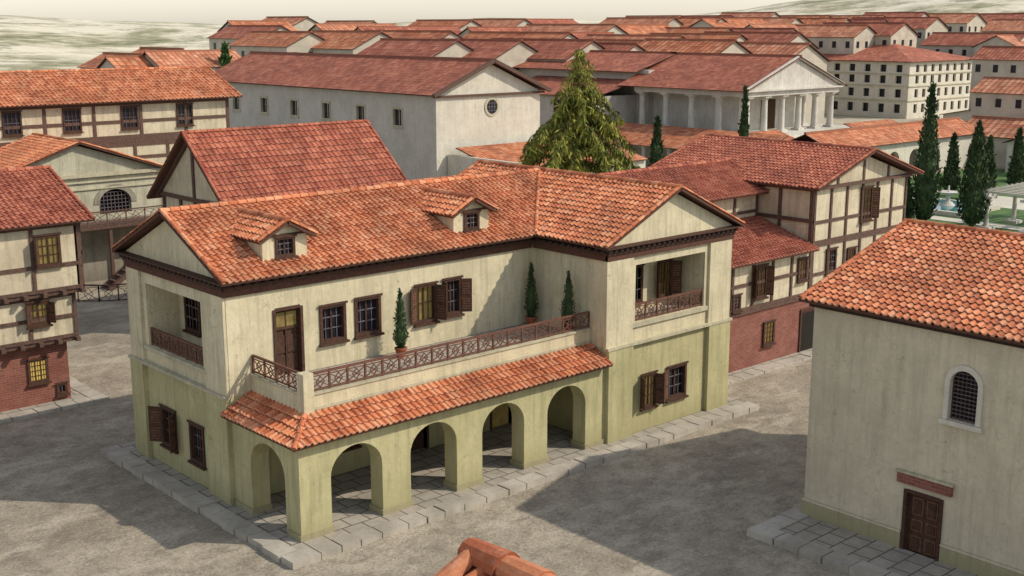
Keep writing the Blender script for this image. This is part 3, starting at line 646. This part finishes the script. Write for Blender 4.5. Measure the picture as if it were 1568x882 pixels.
e=empty('timber_framed_house'); M=MB(); F=Fr((0,3.3,0),X_,Y_)
F.box(M,26.5,45,0,3.7,0,3.1,'brick_red'); F.box(M,26.5,45,-.1,.1,3.1,3.3,'timber')
timber(M,F,26.5,35.3,3.3,5.9,5,(.5,)); F.box(M,26.5,35.28,.26,3.6,3.3,5.9,'plaster_infill')
timber(M,F,35.3,44.9,3.3,6.1,6,(.35,)); timber(M,F,35.3,44.9,6.1,9.3,6,(.35,)); M.box(35.32,44.9,3.56,14,3.3,9.3,'plaster_infill')
FWt=Fr((35.3,0,0),Y_,X_)
for s in (3.32,5.4,7.4): FWt.box(M,s,s+.2,-.07,-.002,6,9.04,'timber')
FWt.box(M,3.3,7.6,-.075,-.003,7.3,7.5,'timber'); FWt.box(M,3.3,7.6,-.075,-.003,9.05,9.25,'timber')
M.poly([(35.1,3.28,9.25),(45.1,3.28,9.25),(40.1,3.28,10.75)],'plaster_infill'); F.box(M,40,40.2,-.07,-.024,9.3,10.6,'timber'); F.box(M,37.4,37.6,-.07,-.024,9.3,9.95,'timber');F.box(M,42.6,42.8,-.07,-.024,9.3,9.95,'timber')
F.box(M,35.3,45,-.3,-.08,9.15,9.3,'timber')
M.box(24.8,35.28,7.25,13,0,8.7,'plaster_infill'); FB=Fr((0,7.0,0),X_,Y_); timber(M,FB,24.8,35.2,6.4,8.7,5,(.5,))
M.build('walls',e); R=MB(); gable(R,34.7,45.6,2.6,15,9.3,11.05,'y','tile_red'); 
slope(R,(26.2,2.7,5.95),(35.2,2.7,5.95),(0,4.3,1.35),'tile_red'); gable(R,24.3,36.2,6.3,13.6,8.75,10.15,'x','tile_red'); R.build('tiled_roof',e)
M=MB()
for x0,x1,z0,z1,lit in ((28.4,28.9,3.5,4.2,False),(30.2,31.1,3.9,5.5,'pane_dim'),(34.1,34.8,4.3,5.4,True),(36.8,37.6,4.2,5.6,False),(38.9,39.6,4.1,5.4,True),(31.2,32,1.2,2.3,True),(40.0,41.0,7.0,8.8,'pane_dim')):
    window(M,F,x0,x1,z0,z1,lit=lit,off=-.06,dep=.04,nv=3 if lit else 2,nh=4)
shutter(M,F,31.1,3.9,5.5,.45,50,1); shutter(M,F,30.2,3.9,5.5,.45,50,-1); shutter(M,F,41,7,8.8,.5,40,1)
F.box(M,34.6,36.2,-.03,-.003,0,2.3,'dark_room'); F.box(M,34.5,34.62,-.08,-.03,0,2.4,'wood_dark'); F.box(M,36.2,36.3,-.08,-.03,0,2.4,'wood_dark'); F.box(M,34.5,36.3,-.08,-.031,2.4,2.55,'wood_dark')
M.build('windows_and_door',e); M=MB(); kerb(M,(26,2.2,0),(46,2.2,0),.8,(0,1,0),.12); M.box(26,46,3.02,3.3,0,.1,'paving'); M.build('stone_platform',e)

# garden
M=MB(); M.poly([(60,12,.008),(128,12,.008),(128,41,.008),(60,41,.008)],'grass'); M.build('lawn')
M=MB(); M.box(87,95,21.5,28,0,.45,'plaster_pale'); M.box(87.5,94.5,22,27.5,.2,.456,'water'); M.cyl((91,25,.3),.9,.4,.5,'marble',16); M.cyl((91,25,.8),.2,.2,.7,'marble',10); M.cyl((91,25,1.5),.3,1.1,.3,'marble',16); M.cyl((91,25,1.8),.12,.08,.6,'marble',8); M.build('garden_pool')
M=MB()
M.box(96,104,18,27,.01,.05,'plaster_pale'); M.box(84,86,14,34,.01,.05,'plaster_pale'); M.box(86.01,96,29,33,.01,.05,'plaster_pale'); M.build('garden_path')
e=empty('pergola'); M=MB()
for x in (82.7,88,93.3):
    for y in (16.8,13,9.2): column(M,x,y,0,3.0,.22)
for y in (16.8,13,9.2): M.box(82,94,y-.2,y+.2,3.0,3.3,'marble')
for i in range(12): M.box(82.3+i,82.55+i,8.5,17.5,3.3,3.5,'plaster_pale')
M.build('columns_and_beams',e)
def bush(x,y,rx,ry,h):
    mb=MB(); pts=[]
    for _ in range(int(180*rx*ry)+120):
        a=random.uniform(0,6.28);q=random.random()**.5; zz=h*math.sqrt(max(0,1-q*q*.8))*random.uniform(.5,1); pts.append((x+rx*q*math.cos(a),y+ry*q*math.sin(a),zz))
    leafcloud(mb,pts,.4,'leaf_hedge'); mb.cyl((x,y,0),.1,.1,h*.5,'trunk',6); mb.build('garden_shrub')
for a in ((63,38,2,2,2.2),(67,40,2,1.5,2.5),(60,34,2,2,2),(97,16,3,1,1),(106,34,2,1,1.3),(72,36,1.5,1.5,1.6),(110,20,2,2,1.4),(118,30,2,2,1.8),(90,35,4,.8,1)): bush(*a)
# loose stones on the dirt
M=MB(); kk=M.mat('kerb_stone')
for _ in range(1800):
    x=random.uniform(-10,34); y=random.uniform(-18,30)
    if -1.6<x<24.9 and -1.6<y<14.2: continue
    if x>12 and y<-9.5: continue
    s_=random.uniform(.02,.06)*(1.5 if random.random()<.06 else 1); i=len(M.v)
    M.v.extend([(x+s_*random.uniform(.7,1.3)*a,y+s_*random.uniform(.7,1.3)*b,c*s_*.6) for a,b,c in ((1,0,.1),(0,1,.1),(-1,0,.1),(0,-1,.1),(.1,.1,1))])
    for f in ((0,1,4),(1,2,4),(2,3,4),(3,0,4)): M.f.append(tuple(i+t for t in f)); M.m.append(kk); M.uv.extend([(0,0)]*3)
M.build('loose_stones')

# ------------------------------------------------------------ distant town
yaw=math.radians(47.9); Fh=V((math.cos(yaw),math.sin(yaw))); Rh=V((math.sin(yaw),-math.cos(yaw))); C0=V((-21.1,-34.4))
def house(F,px,zr,L,Wd,ax):
    q=(px-784)/1893; c=C0+Fh*F+Rh*(q*F); x,y=c
    lx,ly=(L,Wd) if ax=='x' else (Wd,L); x0,x1,y0,y1=x-lx/2,x+lx/2,y-ly/2,y+ly/2; ze=zr-Wd*.23
    M=MB(); pm='plaster_far'; rm=random.choice(['town_tile','town_tile','far_tile','far_tile_red'])
    M.box(x0+.4,x1-.4,y0+.4,y1-.4,-1,ze,pm)
    gable(M,x0,x1,y0,y1,ze,zr,ax,rm,False,ft=random.uniform(2.6,3.6))
    if ax=='x':
        for xx in (x0+.38,x1-.38): M.poly([(xx,y0+.4,ze),(xx,y1-.4,ze),(xx,(y0+y1)/2,zr-.15)],pm)
    else:
        for yy in (y0+.38,y1-.38): M.poly([(x0+.4,yy,ze),(x1-.4,yy,ze),((x0+x1)/2,yy,zr-.15)],pm)
    for i in range(int(lx/3.2)):
        M.box(x0+1.4+i*3.2,x0+2.3+i*3.2,y0+.34,y0+.41,ze-2.2,ze-.9,'glass')
    for i in range(int(ly/3.2)):
        M.box(x0+.34,x0+.41,y0+1.4+i*3.2,y0+2.3+i*3.2,ze-2.2,ze-.9,'glass')
    M.build('roman_house')
for F,yr,xs,step in ((186,62,(640,1190),80),(212,50,(430,1200),84),(246,40,(390,1150),78),(282,29,(440,620),80),(282,30,(680,860),80),(285,30,(980,1130),70),(262,36,(1190,1330),70),(300,28,(1160,1600),66),(335,22,(1000,1600),74),(275,50,(1500,1600),60)):
    px=xs[0]
    while px<xs[1]:
        zr=18-(yr+random.uniform(-3,4)-38)/1893*F; 
        if random.random()<.93: house(F+random.uniform(-5,5),px,zr,random.uniform(17,26),random.uniform(10,12.5),random.choice('yyyx'))
        px+=step*random.uniform(.85,1.2)
for px,yr,F in ((185,82,190),(245,74,185),(290,78,175),(232,86,172),(395,33,255)): house(F,px,18-(yr-38)/1893*F,14,9,random.choice('xy'))
for F,px,yr in ((215,1562,72),(190,1575,120),(158,1575,182)): house(F,px,18-(yr-38)/1893*F,13,9,'y')
cypress('cypress_tree',65.4,121.8,0,15.0,2.4,1500,.8,False,'leaf_hedge')

# ------------------------------------------------------------ terrain
def hgt(x,y):
    rel=V((x,y))-C0; F=rel.dot(Fh); R=rel.dot(Rh); d=rel.length
    az=math.atan2(R,F); q=math.tan(az) if F>0 and abs(az)<1.2 else math.copysign(2.5,R)
    def lerp(v,ts):
        if v<=ts[0][0]: return ts[0][1]
        for (a,b),(c,e_) in zip(ts,ts[1:]):
            if v<=c: t=(v-a)/(c-a); t=t*t*(3-2*t); return b+(e_-b)*t
        return ts[-1][1]
    yt=lerp(q,[(-2,26),(-.43,28),(-.3,36),(-.2,41),(-.08,34),(0,30),(.1,32),(.17,22),(.25,3),(.41,-22),(1,-30)])
    H=18+(38-yt)/1893*900
    t=lerp(d,[(0,0),(420,0),(900,1)])
    if d<300: return 0
    nz=mnoise.fractal(V((x/160,y/160,0)),1,2,5)
    k=lerp(d,[(300,0),(600,1)])
    if d>1000: return H*(1-.35*min(1,(d-1000)/2000))+nz*3
    return H*t+ nz*4*k
rs=[0,20,40,60,80,100,130,160,190,230,270,300]+[300*1.055**i for i in range(1,46)]; na=260
vs=[];fs=[]
for r in rs:
    for i in range(na):
        a=6.28318*i/na; x,y=20+r*math.cos(a),20+r*math.sin(a); vs.append((x,y,hgt(x,y) if r>0 else 0))
for j in range(len(rs)-1):
    for i in range(na): fs.append((j*na+i,j*na+(i+1)%na,(j+1)*na+(i+1)%na,(j+1)*na+i))
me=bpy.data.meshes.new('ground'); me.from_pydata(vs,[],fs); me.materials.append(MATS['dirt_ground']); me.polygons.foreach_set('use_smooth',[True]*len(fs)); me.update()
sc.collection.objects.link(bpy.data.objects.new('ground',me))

# ------------------------------------------------------------ light, world, camera
w=bpy.data.worlds.new('World'); sc.world=w; w.use_nodes=True; nt=w.node_tree; bg=nt.nodes['Background']
sky=nt.nodes.new('ShaderNodeTexSky'); sky.sky_type='NISHITA'; sky.sun_disc=False
sd=V((.67*math.cos(math.radians(40)),-.743*math.cos(math.radians(40)),math.sin(math.radians(40))))
sky.sun_elevation=math.radians(40); sky.sun_rotation=math.atan2(sd.x,sd.y); sky.dust_density=.6; sky.air_density=1.2
hs=nt.nodes.new('ShaderNodeHueSaturation'); hs.inputs['Saturation'].default_value=.5; hs.inputs['Value'].default_value=1.12
mx=nt.nodes.new('ShaderNodeMix'); mx.data_type='RGBA'; mx.blend_type='MULTIPLY'; mx.inputs[0].default_value=1; mx.inputs[7].default_value=(1.0,.985,.97,1)
nt.links.new(sky.outputs[0],hs.inputs['Color']); nt.links.new(hs.outputs[0],mx.inputs[6]); nt.links.new(mx.outputs[2],bg.inputs[0]); bg.inputs[1].default_value=.15
L=bpy.data.lights.new('sun','SUN'); L.energy=3.5; L.angle=math.radians(.6); L.color=(1,.90,.74); lo=bpy.data.objects.new('sun',L); sc.collection.objects.link(lo)
lo.rotation_euler=(-sd).to_track_quat('-Z','Y').to_euler()
cam=bpy.data.cameras.new('camera'); cam.sensor_width=36; cam.lens=42.47; cam.clip_end=8000; co=bpy.data.objects.new('camera',cam); sc.collection.objects.link(co)
co.location=(-21.1,-34.4,18); co.rotation_euler=(math.radians(77.7),0,math.radians(-42.1)); sc.camera=co
sc.view_settings.view_transform='Standard'; sc.view_settings.look='None'; sc.view_settings.exposure=0
